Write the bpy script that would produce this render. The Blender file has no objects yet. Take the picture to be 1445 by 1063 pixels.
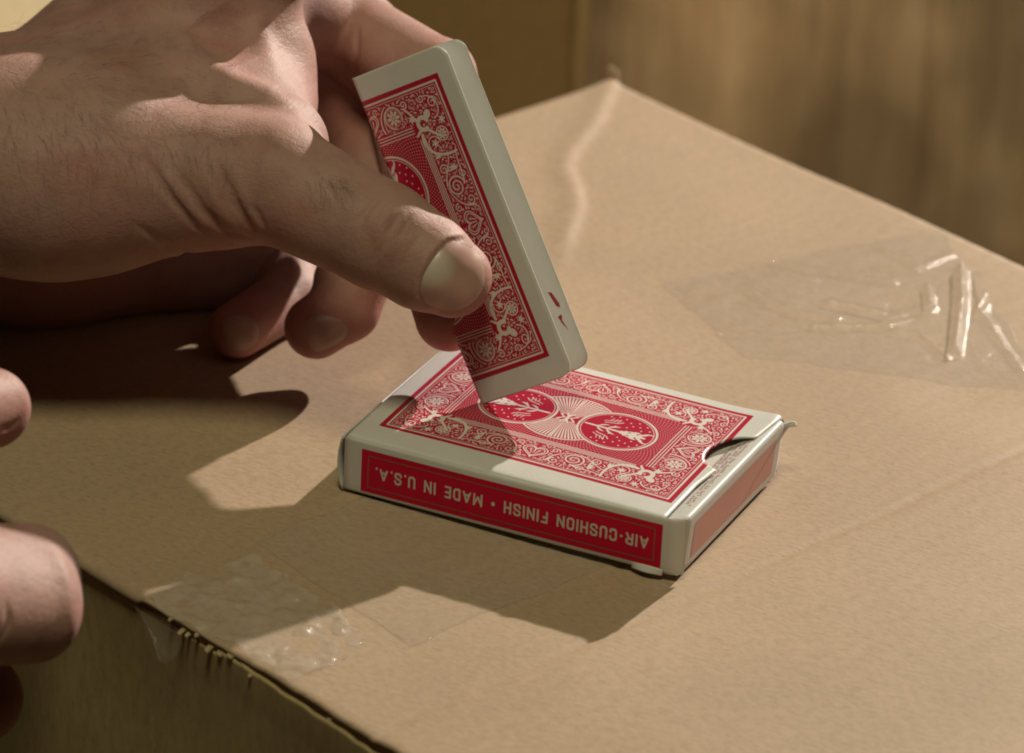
import bpy, bmesh, math, random
import numpy as np
from mathutils import Vector, Matrix

random.seed(4)
RNG = np.random.default_rng(4)
SC = bpy.context.scene
COL = SC.collection

# ------------------------------------------------------------------ camera
CAM = np.array([0.444442, -0.901529, 0.547952])
RIGHT = np.array([0.90317, 0.42685, 0.045635])
UP = np.array([-0.231354, 0.394442, 0.88932])
FWD = np.array([-0.361606, 0.813766, -0.455002])
FPX = 6551.767                      # focal length in pixels of a 1445 px wide picture
D0 = 1.1475                         # distance of the held card


def at(px, py, t=0.0):
    """A point seen at px, py; t = millimetres nearer than the held card."""
    d = FWD + RIGHT * (px - 722.5) / FPX - UP * (py - 531.5) / FPX
    return CAM + d * (D0 - t / 1000.0)


def on_z(px, py, z=0.0):
    d = FWD + RIGHT * (px - 722.5) / FPX - UP * (py - 531.5) / FPX
    return CAM + d * (z - CAM[2]) / d[2]


cam_d = bpy.data.cameras.new("camera")
cam = bpy.data.objects.new("camera", cam_d)
COL.objects.link(cam)
cam.matrix_world = Matrix(((RIGHT[0], UP[0], -FWD[0], CAM[0]),
                           (RIGHT[1], UP[1], -FWD[1], CAM[1]),
                           (RIGHT[2], UP[2], -FWD[2], CAM[2]), (0, 0, 0, 1)))
cam_d.sensor_width = 36.0
cam_d.lens = FPX / 1445.0 * 36.0
cam_d.clip_start = 0.05
cam_d.clip_end = 60
cam_d.dof.use_dof = True
cam_d.dof.focus_distance = 1.135
cam_d.dof.aperture_fstop = 15.0
cam_d.dof.aperture_blades = 0
SC.camera = cam

# ------------------------------------------------------------------ light
world = bpy.data.worlds.new("World")
SC.world = world
world.use_nodes = True
bg = world.node_tree.nodes["Background"]
bg.inputs[0].default_value = (1.0, 0.90, 0.58, 1)
bg.inputs[1].default_value = 0.005


def lamp(name, kind, loc, target, energy, color, **kw):
    d = bpy.data.lights.new(name, kind)
    d.energy = energy
    d.color = color
    for k, v in kw.items():
        setattr(d, k, v)
    o = bpy.data.objects.new(name, d)
    COL.objects.link(o)
    o.location = loc
    o.rotation_euler = (Vector(target) - Vector(loc)).to_track_quat('-Z', 'Y').to_euler()
    return o


KEY_DIR = np.array([0.1774, 0.8889, 0.4224])
lamp("key_lamp", 'SPOT', KEY_DIR * 1.9, (0.02, 0.03, 0.03), 230, (1.0, 0.885, 0.775),
     shadow_soft_size=0.016, spot_size=math.radians(60), spot_blend=0.4)
lamp("fill_lamp", 'AREA', (0.23, -0.57, 1.66), (0.0, 0.0, 0.0), 12.6, (1.0, 0.925, 0.60),
     shape='DISK', size=0.42)

SC.view_settings.view_transform = 'Standard'
SC.view_settings.look = 'None'
SC.view_settings.exposure = 0
SC.view_settings.gamma = 1
SC.cycles.filter_width = 1.9


# ------------------------------------------------------------------ helpers
def tag(o, label=None, cat=None, group=None, kind=None):
    if label: o['label'] = label
    if cat: o['category'] = cat
    if group: o['group'] = group
    if kind: o['kind'] = kind
    return o


def empty(name, loc, label, cat, group=None, mat=None):
    o = bpy.data.objects.new(name, None)
    COL.objects.link(o)
    if mat is not None:
        o.matrix_world = mat
    else:
        o.location = loc
    o.empty_display_size = 0.02
    return tag(o, label, cat, group)


def link_mesh(name, verts, faces, mats, parent=None, smooth=True, uv=None, mat_idx=None):
    me = bpy.data.meshes.new(name)
    me.from_pydata([tuple(map(float, v)) for v in verts], [], [tuple(map(int, f)) for f in faces])
    for m in (mats if isinstance(mats, (list, tuple)) else [mats]):
        me.materials.append(m)
    if smooth:
        me.polygons.foreach_set('use_smooth', [True] * len(me.polygons))
    if mat_idx is not None:
        me.polygons.foreach_set('material_index', [int(i) for i in mat_idx])
    if uv is not None:
        l = me.uv_layers.new(name='UVMap')
        vi = np.empty(len(me.loops), dtype=np.int32)
        me.loops.foreach_get('vertex_index', vi)
        l.data.foreach_set('uv', np.asarray(uv, dtype=np.float32)[vi].ravel())
    me.update()
    o = bpy.data.objects.new(name, me)
    COL.objects.link(o)
    if parent is not None:
        o.parent = parent
        bpy.context.view_layer.update()
        o.matrix_parent_inverse = parent.matrix_world.inverted()
    return o


def grid_faces(n, m, keep=None, flip=False):
    fs = []
    for i in range(n - 1):
        for j in range(m - 1):
            if keep is not None and not keep(i, j):
                continue
            f = (i * m + j, (i + 1) * m + j, (i + 1) * m + j + 1, i * m + j + 1)
            fs.append(f[::-1] if flip else f)
    return fs


def sheet(name, P, mats, parent=None, thick=0.0, keep=None, uv=None, flip=False, nrm=None):
    """P: n x m x 3 grid -> mesh; thick > 0 closes it into a slab below."""
    n, m = P.shape[:2]
    V = P.reshape(-1, 3)
    F = grid_faces(n, m, keep, flip)
    if thick:
        du = np.gradient(P, axis=0)
        dv = np.gradient(P, axis=1)
        N = np.cross(du, dv)
        N /= np.linalg.norm(N, axis=-1, keepdims=True) + 1e-12
        if flip: N = -N
        V2 = (P - N * thick).reshape(-1, 3)
        k = len(V)
        edges = {}
        for f in F:
            for a, b in zip(f, f[1:] + f[:1]):
                if (b, a) in edges:
                    del edges[(b, a)]
                else:
                    edges[(a, b)] = 1
        F2 = [tuple(i + k for i in f[::-1]) for f in F]
        F3 = [(b, a, a + k, b + k) for a, b in edges]
        V = np.concatenate([V, V2])
        if uv is not None: uv = np.concatenate([uv, uv])
        F = F + F2 + F3
    return link_mesh(name, V, F, mats, parent, uv=uv)


def box_mesh(name, lo, hi, mat, parent=None, bevel=0.0, seg=2):
    bm = bmesh.new()
    bmesh.ops.create_cube(bm, size=1)
    lo = np.array(lo, float); hi = np.array(hi, float)
    for v in bm.verts:
        v.co = Vector((lo + hi) / 2 + (hi - lo) * np.array(v.co))
    if bevel:
        bmesh.ops.bevel(bm, geom=bm.edges[:], offset=bevel, segments=seg, affect='EDGES', profile=0.5)
    me = bpy.data.meshes.new(name)
    bm.to_mesh(me); bm.free()
    me.materials.append(mat)
    o = bpy.data.objects.new(name, me)
    COL.objects.link(o)
    if parent is not None:
        o.parent = parent
        bpy.context.view_layer.update()
        o.matrix_parent_inverse = parent.matrix_world.inverted()
    return o


def smooth_noise(x, y, scale, seed, octaves=3):
    """value noise on arrays (metres)."""
    out = np.zeros_like(x)
    amp = 1.0
    for k in range(octaves):
        rg = np.random.default_rng(seed + k * 17)
        T = rg.uniform(-1, 1, (64, 64))
        X = x / scale; Y = y / scale
        i = np.floor(X).astype(int); j = np.floor(Y).astype(int)
        fx = X - i; fy = Y - j
        fx = fx * fx * (3 - 2 * fx); fy = fy * fy * (3 - 2 * fy)
        a = T[i % 64, j % 64]; b = T[(i + 1) % 64, j % 64]
        c = T[i % 64, (j + 1) % 64]; d = T[(i + 1) % 64, (j + 1) % 64]
        out += amp * ((a * (1 - fx) + b * fx) * (1 - fy) + (c * (1 - fx) + d * fx) * fy)
        amp *= 0.5; scale *= 0.5
    return out


# ------------------------------------------------------------------ materials
def new_mat(name):
    m = bpy.data.materials.new(name)
    m.use_nodes = True
    nt = m.node_tree
    b = nt.nodes['Principled BSDF']
    return m, nt, b


def nd(nt, typ, **kw):
    n = nt.nodes.new(typ)
    for k, v in kw.items():
        if k.startswith('i_'):
            key = k[2:]
            n.inputs[int(key) if key.isdigit() else key.replace('_', ' ')].default_value = v
        else:
            setattr(n, k, v)
    return n


def coords(nt, kind='Object', scale=(1, 1, 1)):
    tc = nd(nt, 'ShaderNodeTexCoord')
    mp = nd(nt, 'ShaderNodeMapping')
    mp.inputs['Scale'].default_value = scale
    nt.links.new(tc.outputs[kind], mp.inputs[0])
    return mp.outputs[0]


def noise(nt, vec, scale, detail=4, rough=0.55):
    n = nd(nt, 'ShaderNodeTexNoise')
    n.inputs['Scale'].default_value = scale
    n.inputs['Detail'].default_value = detail
    n.inputs['Roughness'].default_value = rough
    nt.links.new(vec, n.inputs['Vector'])
    return n.outputs['Fac']


def ramp(nt, fac, stops):
    n = nd(nt, 'ShaderNodeValToRGB')
    el = n.color_ramp.elements
    while len(el) < len(stops): el.new(0.5)
    for e, (p, c) in zip(el, stops):
        e.position = p
        e.color = (*c, 1) if len(c) == 3 else c
    nt.links.new(fac, n.inputs[0])
    return n.outputs[0]


def mix(nt, fac, a, b, mode='MIX'):
    n = nd(nt, 'ShaderNodeMix', data_type='RGBA', blend_type=mode)
    for sock, v in ((0, fac), (6, a), (7, b)):
        if isinstance(v, bpy.types.NodeSocket): nt.links.new(v, n.inputs[sock])
        elif isinstance(v, (int, float)): n.inputs[sock].default_value = v
        else: n.inputs[sock].default_value = (*v, 1)
    return n.outputs[2]


def bump(nt, h, strength, dist, prev=None):
    n = nd(nt, 'ShaderNodeBump')
    n.inputs['Strength'].default_value = strength
    n.inputs['Distance'].default_value = dist
    nt.links.new(h, n.inputs['Height'])
    if prev is not None: nt.links.new(prev, n.inputs['Normal'])
    return n.outputs[0]


def cardboard(name, base, streak=(1, 1, 1), gloss=0.62):
    m, nt, b = new_mat(name)
    v = coords(nt, 'Object')
    vs = coords(nt, 'Object', streak)
    n1 = noise(nt, v, 14, 3)
    n2 = noise(nt, vs, 420, 5, 0.65)
    n3 = noise(nt, v, 1500, 2)
    base = np.array(base)
    c = ramp(nt, n1, [(0.25, tuple(base * 0.90)), (0.75, tuple(base * 1.08))])
    c2 = ramp(nt, n2, [(0.25, (0.78, 0.76, 0.73)), (0.50, (0.98, 0.98, 0.98)), (0.75, (1.12, 1.11, 1.10))])
    c = mix(nt, 1.0, c, c2, 'MULTIPLY')
    c3 = ramp(nt, n3, [(0.28, (0.70, 0.66, 0.60)), (0.40, (1, 1, 1)), (1, (1, 1, 1))])
    c = mix(nt, 0.6, c, c3, 'MULTIPLY')
    n4 = noise(nt, coords(nt, 'Object', (1, .22, 1)), 75, 6, 0.75)
    c = mix(nt, ramp(nt, n4, [(.64, (0, 0, 0)), (.74, (.42, .42, .42))]), c, tuple(base * 1.35))
    n5 = noise(nt, v, 38, 5, 0.7)
    c = mix(nt, ramp(nt, n5, [(.25, (.35, .35, .35)), (.36, (0, 0, 0))]), c, tuple(base * .72))
    nt.links.new(c, b.inputs['Base Color'])
    b.inputs['Roughness'].default_value = gloss
    b.inputs['Specular IOR Level'].default_value = 0.3
    nb = bump(nt, n2, 0.22, 0.0003)
    nb = bump(nt, n1, 0.10, 0.002, nb)
    nt.links.new(nb, b.inputs['Normal'])
    return m


M_CARD = cardboard('kraft_cardboard', (0.40, 0.292, 0.194), (1, 2.2, 1))
M_SIDE = cardboard('kraft_cardboard_side', (0.47, 0.36, 0.19), (1, 1, .35))
M_CORR = cardboard('torn_corrugated_paper', (0.40, 0.30, 0.17))
M_FAR = cardboard('brown_carton_far', (0.36, 0.24, 0.115))
M_FAR2 = cardboard('pale_carton_far', (0.50, 0.40, 0.24))


def paper(name, col, rough=0.38, spec=0.4):
    m, nt, b = new_mat(name)
    v = coords(nt, 'Object')
    n = noise(nt, v, 90, 4)
    c = ramp(nt, n, [(0.2, tuple(np.array(col) * 0.93)), (0.8, tuple(np.array(col) * 1.04))])
    nt.links.new(c, b.inputs['Base Color'])
    b.inputs['Roughness'].default_value = rough
    b.inputs['Specular IOR Level'].default_value = spec
    n2 = noise(nt, v, 900, 3)
    nt.links.new(bump(nt, n2, 0.08, 0.0003), b.inputs['Normal'])
    return m


WHITE = (0.61, 0.602, 0.575)
RED = (0.40, 0.006, 0.036)
M_WHITE = paper('coated_white_board', WHITE)
M_RED = paper('red_print', (0.54, 0.003, 0.036), .5, .2)
M_LINE = paper('olive_print', (0.24, 0.12, 0.06))
M_SALMON = paper('faded_salmon_print', (0.58, 0.235, 0.185))
M_LETTER = paper('white_print', (0.62, 0.58, 0.52))
M_PALE = paper('pale_red_print', (0.50, 0.22, 0.20))
M_PIP = paper('dark_red_pip', (0.30, 0.012, 0.02))

# ------------------------------------------------------------------ card back drawing (numpy, in millimetres)
PX = 18.0                            # pixels per millimetre
QW, QH = 28.5, 41.0                  # one quarter of the printed frame
cw, ch = int(QW * PX), int(QH * PX)
INK = np.zeros((ch, cw), np.float32)       # 1 = white line, 0 = red ground


BOLD = 0.95


def _splat(pts, rad, val=1.0):
    pts = np.asarray(pts, float); rad = np.broadcast_to(np.asarray(rad, float), (len(pts),)) * BOLD
    R = rad.max() + 0.15
    x0 = max(0, int((pts[:, 0].min() - R) * PX)); x1 = min(cw, int((pts[:, 0].max() + R) * PX) + 2)
    y0 = max(0, int((pts[:, 1].min() - R) * PX)); y1 = min(ch, int((pts[:, 1].max() + R) * PX) + 2)
    if x1 <= x0 or y1 <= y0: return
    X, Y = np.meshgrid((np.arange(x0, x1) + 0.5) / PX, (np.arange(y0, y1) + 0.5) / PX)
    best = np.full(X.shape, 9e9)
    for (px, py), r in zip(pts, rad):
        best = np.minimum(best, np.hypot(X - px, Y - py) - r)
    a = np.clip(0.5 - best * PX, 0, 1)
    w = INK[y0:y1, x0:x1]
    if val > 0.5: np.maximum(w, a * val, out=w)
    else: w *= (1 - a)


def stroke(pts, w0, w1=None, val=1.0, step=0.10):
    pts = np.asarray(pts, float)
    seg = np.hypot(*np.diff(pts, axis=0).T)
    s = np.r_[0, np.cumsum(seg)]
    n = max(2, int(s[-1] / step))
    q = np.linspace(0, s[-1], n)
    P = np.stack([np.interp(q, s, pts[:, 0]), np.interp(q, s, pts[:, 1])], 1)
    w1 = w0 if w1 is None else w1
    _splat(P, np.linspace(w0, w1, n), val)


def bez(p0, p1, p2, p3, n=24):
    t = np.linspace(0, 1, n)[:, None]
    p0, p1, p2, p3 = map(np.array, (p0, p1, p2, p3))
    return (1 - t) ** 3 * p0 + 3 * (1 - t) ** 2 * t * p1 + 3 * (1 - t) * t * t * p2 + t ** 3 * p3


def arc(cx, cy, r, a0, a1, n=60):
    a = np.radians(np.linspace(a0, a1, n))
    return np.stack([cx + r * np.cos(a), cy + r * np.sin(a)], 1)


def spiral(cx, cy, r0, r1, a0, turns, w=0.22, w1=None):
    n = 90
    t = np.linspace(0, 1, n)
    a = math.radians(a0) + t * turns * 2 * math.pi
    r = r0 + (r1 - r0) * t
    stroke(np.stack([cx + r * np.cos(a), cy + r * np.sin(a)], 1), w, w1 if w1 else w * 0.8)


def leaf(x, y, ang, ln, w):
    t = np.linspace(0, 1, 14)
    a = math.radians(ang)
    P = np.stack([x + np.cos(a + 0.5 * (t - .5)) * ln * t, y + np.sin(a + 0.5 * (t - .5)) * ln * t], 1)
    _splat(P, w * np.sin(np.pi * np.clip(t * 0.9 + 0.08, 0, 1)) + 0.03)


def daisy(cx, cy, r, n=8):
    for k in range(n):
        a = 2 * math.pi * k / n
        stroke([(cx + .42 * r * math.cos(a), cy + .42 * r * math.sin(a)),
                (cx + .82 * r * math.cos(a), cy + .82 * r * math.sin(a))], 0.16 * r, 0.24 * r)
    _splat([(cx, cy)], [0.2 * r])


def heart(cx, cy, s, ang):
    t = np.linspace(0, 2 * math.pi, 70)
    hx = 16 * np.sin(t) ** 3 / 16; hy = (13 * np.cos(t) - 5 * np.cos(2 * t) - 2 * np.cos(3 * t) - np.cos(4 * t)) / 16
    a = math.radians(ang)
    for k, w in ((1.0, .2), (.78, .16)):
        X = hx * s * k; Y = hy * s * k
        stroke(np.stack([cx + X * math.cos(a) - Y * math.sin(a), cy + X * math.sin(a) + Y * math.cos(a)], 1), w)
    for dx in (-.38, 0, .38):
        p = np.array([(dx * s, .25 * s), (dx * .45 * s, -.35 * s)])
        P = np.stack([cx + p[:, 0] * math.cos(a) - p[:, 1] * math.sin(a), cy + p[:, 0] * math.sin(a) + p[:, 1] * math.cos(a)], 1)
        stroke(P, 0.24, 0.12)


def draw_quarter():
    # field between the bands: fine hatch
    X, Y = np.meshgrid((np.arange(cw) + .5) / PX, (np.arange(ch) + .5) / PX)
    rr = np.hypot(X, Y - 14.05)
    th = np.arctan2(Y - 14.05, X)
    hatch = 0.5 + 0.5 * np.sin(th * 74 + 3.0 * np.floor(rr / 0.62))
    hatch *= 0.5 + 0.5 * np.sin(rr / 0.62 * 2 * np.pi)
    field = (X < 14.2) & (Y < 27.6)
    INK[field] = np.clip((hatch[field] - 0.45) * 2.0, 0, 0.62)
    # fan between the two medallions
    fan = (np.hypot(X, Y) < 12.6) & field
    INK[fan] = 0
    for a in np.linspace(-3, 52, 13):
        stroke([(2.2 * math.cos(math.radians(a)), 2.2 * math.sin(math.radians(a))),
                (11.8 * math.cos(math.radians(a)), 11.8 * math.sin(math.radians(a)))], 0.06, 0.30)
    stroke(arc(0, 0, 12.5, -5, 60), 0.27)
    # medallion
    _splat([(0, 14.05)], [10.9], 0)
    stroke(arc(0, 14.05, 10.4, -92, 92, 160), 0.33)
    stroke(arc(0, 14.05, 9.6, -92, 92, 160), 0.12)
    # plant-like flourish in the medallion
    stroke([(0, 5.2), (0, 21.5)], 0.36, 0.5)
    for y, l, w in ((8.6, 3.2, .3), (11.2, 3.8, .34), (19.6, 2.6, .5), (17.4, 3.0, .62)):
        leaf(0.3, y, 42, l, w)
    _splat([(0, 20.2), (0, 18.6), (0.9, 17.6), (.7, 16.4), (0, 15.3)], [.85, 1.1, .9, .8, .9])
    _splat([(0.75, 17.0), (0.95, 17.4)], [.25, .25], 0)
    stroke(bez((3.0, 9.4), (4.2, 11.2), (3.4, 12.4), (5.4, 13.6)), .18)
    stroke(bez((4.0, 8.9), (5.2, 10.5), (4.6, 11.6), (6.4, 12.6)), .14)
    for y in (10.2, 11.2, 12.2): stroke([(4.6, y), (6.4, y + .5)], .12)
    for x, y in ((3.2, 15.4), (4.7, 16.6), (6.2, 15.4), (5.2, 18.4), (3.4, 19.4), (7.3, 17.4), (6.4, 20.0), (2.6, 22.0), (4.4, 21.4), (7.7, 13.6), (8.0, 11.6), (7.0, 9.6), (2.4, 12.6)):
        _splat([(x, y)], [.27])
    stroke(bez((2.0, 21.2), (2.8, 22.2), (3.0, 22.6), (2.6, 23.0)), .45, .2)
    # hub
    stroke([(0, 0), (1.6, 0)], .55); stroke([(0, .9), (1.5, 2.4)], .26); stroke([(1.0, 0.2), (2.6, 1.0)], .3)
    _splat([(.75, .55)], [.22], 0)
    # band lines
    for x in (14.6, 15.2, 15.8, 16.4): stroke([(x, 0), (x, 25.5)], 0.17)
    for y in (27.9, 28.7, 29.5): stroke([(0, y), (13.6, y)], 0.16)
    # outer frame
    stroke([(0, 39.35), (26.85, 39.35), (26.85, 0)], .30)
    stroke([(0, 38.5), (26.0, 38.5), (26.0, 0)], .10)
    # long band
    heart(21.4, 0, 3.3, 90)
    spiral(20.6, 10.6, 3.0, .35, 20, 2.1, .27)
    stroke(bez((24.4, 4.4), (20.5, 4.6), (18.2, 7.0), (17.5, 11.0)), .28, .14)
    stroke(bez((23.4, 10.8), (24.8, 14.0), (23.2, 17.5), (25.2, 21.0)), .3, .16)
    spiral(23.6, 6.2, 1.5, .25, 200, 1.4, .22)
    spiral(18.6, 4.9, 1.2, .25, 80, 1.3, .2)
    spiral(24.3, 3.2, 1.0, .25, 300, 1.2, .18)
    spiral(18.5, 16.0, 1.6, .3, 330, 1.5, .22)
    spiral(24.2, 13.6, 1.2, .2, 120, 1.3, .2)
    stroke(bez((17.6, 11.5), (18.4, 15.5), (21.5, 16.5), (21.8, 20.5)), .26, .16)
    for a in range(5): leaf(21.9, 15.2, 20 + a * 38, 1.9, .3)
    for a in range(4): leaf(18.5, 19.4, 30 + a * 45, 1.5, .26)
    # corner ornament
    stroke(bez((25.0, 19.8), (18.5, 19.0), (14.8, 22.0), (16.0, 26.6)), .36, .55)
    _splat(arc(17.6, 29.6, 1.7, 20, 300, 22), .68)
    _splat([(19.9, 31.6), (20.3, 32.0)], [1.15, 1.0])
    stroke([(16.4, 28.2), (14.2, 26.8)], .55, .3)
    stroke(bez((18.0, 28.0), (20.0, 26.6), (20.6, 25.4), (22.6, 24.6)), .5, .3)
    stroke(bez((16.2, 30.6), (14.8, 32.0), (14.6, 33.6), (13.2, 34.6)), .45, .3)
    stroke(arc(22.6, 25.4, 1.9, 0, 360), .2); daisy(22.6, 25.4, 1.5, 8)
    stroke(arc(18.9, 23.4, 2.0, 0, 200), .18)
    for a in range(6): leaf(19.2, 23.4, a * 60, 1.4, .26)
    stroke(bez((22.0, 30.0), (25.6, 30.6), (25.4, 36.5), (20.6, 36.6)), .24, .18)
    spiral(23.2, 34.2, 1.7, .3, 10, 1.4, .22)
    spiral(19.8, 36.2, 1.2, .25, 160, 1.3, .2)
    for a in range(6): leaf(24.2, 29.0, a * 58, 1.3, .24)
    # end band
    heart(0, 33.9, 3.0, 0)
    stroke(arc(8.6, 33.7, 3.0, -30, 260), .24); stroke(arc(8.6, 33.7, 2.45, 0, 360), .10)
    daisy(8.6, 33.7, 2.1, 8)
    stroke(bez((4.0, 30.6), (3.0, 33.0), (4.6, 36.4), (7.0, 37.4)), .3, .16)
    stroke(bez((5.2, 30.6), (4.3, 33.0), (5.6, 35.4), (6.4, 36.0)), .2, .12)
    spiral(13.4, 36.2, 1.3, .25, 220, 1.4, .22)
    spiral(3.0, 36.6, 1.0, .2, 30, 1.2, .18)
    for a in range(6): leaf(14.4, 31.6, a * 60 + 10, 1.3, .24)
    # small leaves, curls and dots wherever the band is still bare
    rg = np.random.default_rng(9)
    for size, tries, lim in ((.85, 1500, .05), (.55, 3500, .05), (.34, 5000, .04)):
        for k in range(tries):
            x = rg.uniform(.5, 25.6); y = rg.uniform(.5, 38.2)
            if x < 17.0 and y < 30.0: continue
            xi, yi = int(x * PX), int(y * PX); r = int(size * PX)
            w = INK[max(0, yi - r):yi + r, max(0, xi - r):xi + r]
            if w.size and w.mean() < lim:
                a = rg.uniform(0, 360)
                if size > .4 and rg.random() < .55: spiral(x, y, size * .62, .12, a, 1.1, .13, .09)
                elif size > .4: leaf(x - size * .6 * math.cos(math.radians(a)), y - size * .6 * math.sin(math.radians(a)), a, size * 1.35, size * .26)
                else: _splat([(x, y)], [.13])


draw_quarter()
# the ink spreads a little: a thin veil over the finest lines
top = np.concatenate([INK[:, ::-1], INK], axis=1)
full = np.concatenate([top[::-1, ::-1], top], axis=0)          # row 0 = bottom
ih, iw = full.shape
rgb = np.array(RED)[None, None] * (1 - full[..., None]) + np.array((0.66, 0.61, 0.565))[None, None] * full[..., None]


def to_srgb(c):
    c = np.clip(c, 0, 1)
    return np.where(c <= .0031308, c * 12.92, 1.055 * c ** (1 / 2.4) - .055)


img = bpy.data.images.new('back_pattern', iw, ih, alpha=True)
buf = np.ones((ih, iw, 4), np.float32)
buf[..., :3] = to_srgb(rgb)
img.pixels.foreach_set(buf.ravel())
img.update()
img.pack()

m, nt, b = new_mat('printed_card_back')
tx = nd(nt, 'ShaderNodeTexImage', image=img, extension='CLIP', interpolation='Cubic')
uvn = nd(nt, 'ShaderNodeUVMap', uv_map='UVMap')
nt.links.new(uvn.outputs[0], tx.inputs[0])
vv = coords(nt, 'Object')
nn = noise(nt, vv, 160, 4)
wh = ramp(nt, nn, [(0.2, tuple(np.array(WHITE) * .94)), (0.8, tuple(np.array(WHITE) * 1.03))])
nt.links.new(mix(nt, tx.outputs['Alpha'], wh, tx.outputs['Color']), b.inputs['Base Color'])
b.inputs['Roughness'].default_value = 0.36
b.inputs['Specular IOR Level'].default_value = 0.45
nt.links.new(bump(nt, noise(nt, vv, 1100, 2), 0.10, 0.0003), b.inputs['Normal'])
M_BACK = m

# ------------------------------------------------------------------ tape
def tape_mat(name, haze):
    m, nt, b = new_mat(name)
    out = nt.nodes['Material Output']
    v = coords(nt, 'Object')
    n = noise(nt, v, 130, 6, 0.7)
    n2 = noise(nt, coords(nt, 'Object', (1, .25, 1)), 700, 4, 0.6)
    b.inputs['Base Color'].default_value = (0.92, 0.87, 0.80, 1)
    b.inputs['Roughness'].default_value = 0.15
    b.inputs['Specular IOR Level'].default_value = 0.5
    b.inputs['Coat Weight'].default_value = 0.3
    nt.links.new(bump(nt, n, 0.45, 0.0014, bump(nt, n2, 0.3, 0.0005)), b.inputs['Normal'])
    tr = nd(nt, 'ShaderNodeBsdfTransparent')
    tr.inputs[0].default_value = (1, 1, 1, 1)
    mx = nd(nt, 'ShaderNodeMixShader')
    f = ramp(nt, n, [(0.3, (haze * .35,) * 3), (0.72, (haze * 1.6,) * 3)])
    nt.links.new(f, mx.inputs[0])
    nt.links.new(tr.outputs[0], mx.inputs[1])
    nt.links.new(b.outputs[0], mx.inputs[2])
    gl = nd(nt, 'ShaderNodeBsdfGlossy')
    gl.inputs['Roughness'].default_value = 0.14
    nt.links.new(b.inputs['Normal'].links[0].from_socket, gl.inputs['Normal'])
    fr = nd(nt, 'ShaderNodeLayerWeight')
    fr.inputs[0].default_value = 0.5
    nt.links.new(b.inputs['Normal'].links[0].from_socket, fr.inputs['Normal'])
    fcv = ramp(nt, fr.outputs['Facing'], [(.2, (.02,) * 3), (.6, (.03,) * 3), (.95, (.22,) * 3)])
    m2 = nd(nt, 'ShaderNodeMixShader')
    nt.links.new(fcv, m2.inputs[0])
    nt.links.new(mx.outputs[0], m2.inputs[1])
    nt.links.new(gl.outputs[0], m2.inputs[2])
    nt.links.new(m2.outputs[0], out.inputs[0])
    return m


M_TAPE = tape_mat('clear_tape', 0.03)
M_TAPE2 = tape_mat('clear_tape_loose', 0.05)
M_TAPE3 = tape_mat('clear_tape_crinkled', 0.09)

# ------------------------------------------------------------------ the big carton
YAW = -0.376672
BU = np.array([math.cos(YAW), math.sin(YAW), 0]); BV = np.array([-math.sin(YAW), math.cos(YAW), 0])
U0, U1, V0, V1, BH = -0.1472, 0.46, -0.0709, 0.2352, 0.36


def uvw(u, v, w=0.0):
    u = np.asarray(u, float); v = np.asarray(v, float); w = np.asarray(w, float)
    return u[..., None] * BU + v[..., None] * BV + w[..., None] * np.array([0, 0, 1.0])


def pix_uv(px, py):
    P = on_z(px, py)
    return P @ BU, P @ BV


def seg_dist(u, v, pts):
    best = np.full(u.shape, 9.0); side = np.zeros(u.shape); par = np.zeros(u.shape)
    for (a, b_), (c, d_) in zip(pts[:-1], pts[1:]):
        du, dv = c - a, d_ - b_
        l2 = du * du + dv * dv
        t = np.clip(((u - a) * du + (v - b_) * dv) / l2, 0, 1)
        d = np.hypot(u - a - t * du, v - b_ - t * dv)
        s = np.sign(du * (v - b_) - dv * (u - a))
        k = d < best
        best = np.where(k, d, best); side = np.where(k, s, side)
    return best, side


carton = empty('cardboard_box', (0, 0, -BH), 'large brown cardboard box whose taped top carries the card box', 'cardboard box')

CREASE = [pix_uv(*p) for p in ((868, 112), (842, 170), (808, 215), (799, 240), (812, 268), (816, 295), (801, 335), (793, 372))]
CREASE = np.array(CREASE)
WAVE = [pix_uv(*p) for p in ((880, 130), (960, 260), (1010, 330))]


def top_height(u, v):
    h = 0.0007 * smooth_noise(u + 3, v + 3, 0.085, 5, 2) + 0.00004 * np.sin(u * 2 * np.pi / .0072 + 1.5 * smooth_noise(u + 1, v + 1, .06, 9, 1))
    d, s = seg_dist(u, v, CREASE)
    fade = np.clip((v - 0.128) / 0.02, 0, 1)
    h += fade * (0.0008 * np.exp(-(d / 0.0016) ** 2) * (s > 0) + 0.0008 * np.exp(-(d / 0.0050) ** 2) * (s <= 0))
    # seam of the folded flap and the faint line beside it
    su = 0.0905 + 0.0008 * smooth_noise(v + 2, v * 0 + 1, 0.03, 3, 2)
    h -= 0.00045 * np.exp(-((u - su) / 0.0011) ** 2)
    h += 0.0003 * (u > su)
    h -= 0.00028 * np.exp(-((u - 0.0685) / 0.0014) ** 2) * (v < 0.05)
    # shallow dents
    h -= 0.0006 * np.exp(-(((u - 0.058) / 0.010) ** 2 + ((v - 0.165) / 0.016) ** 2))
    # the edges bend down
    e = np.clip((v - (V1 - 0.005)) / 0.005, 0, 1)
    h -= 0.004 * (1 - np.sqrt(np.clip(1 - e * e, 0, 1)))
    e = np.clip((U0 + 0.005 - u) / 0.005, 0, 1)
    h -= 0.004 * (1 - np.sqrt(np.clip(1 - e * e, 0, 1)))
    near = np.clip((V0 + 0.0035 - v) / 0.0035, 0, 1)
    whole = np.clip((0.0095 - u) / 0.004, 0, 1)      # left of the tear the edge is still whole and round
    h -= (0.0030 * whole + 0.0006 * (1 - whole)) * (1 - np.sqrt(np.clip(1 - near * near, 0, 1)))
    return h


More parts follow.
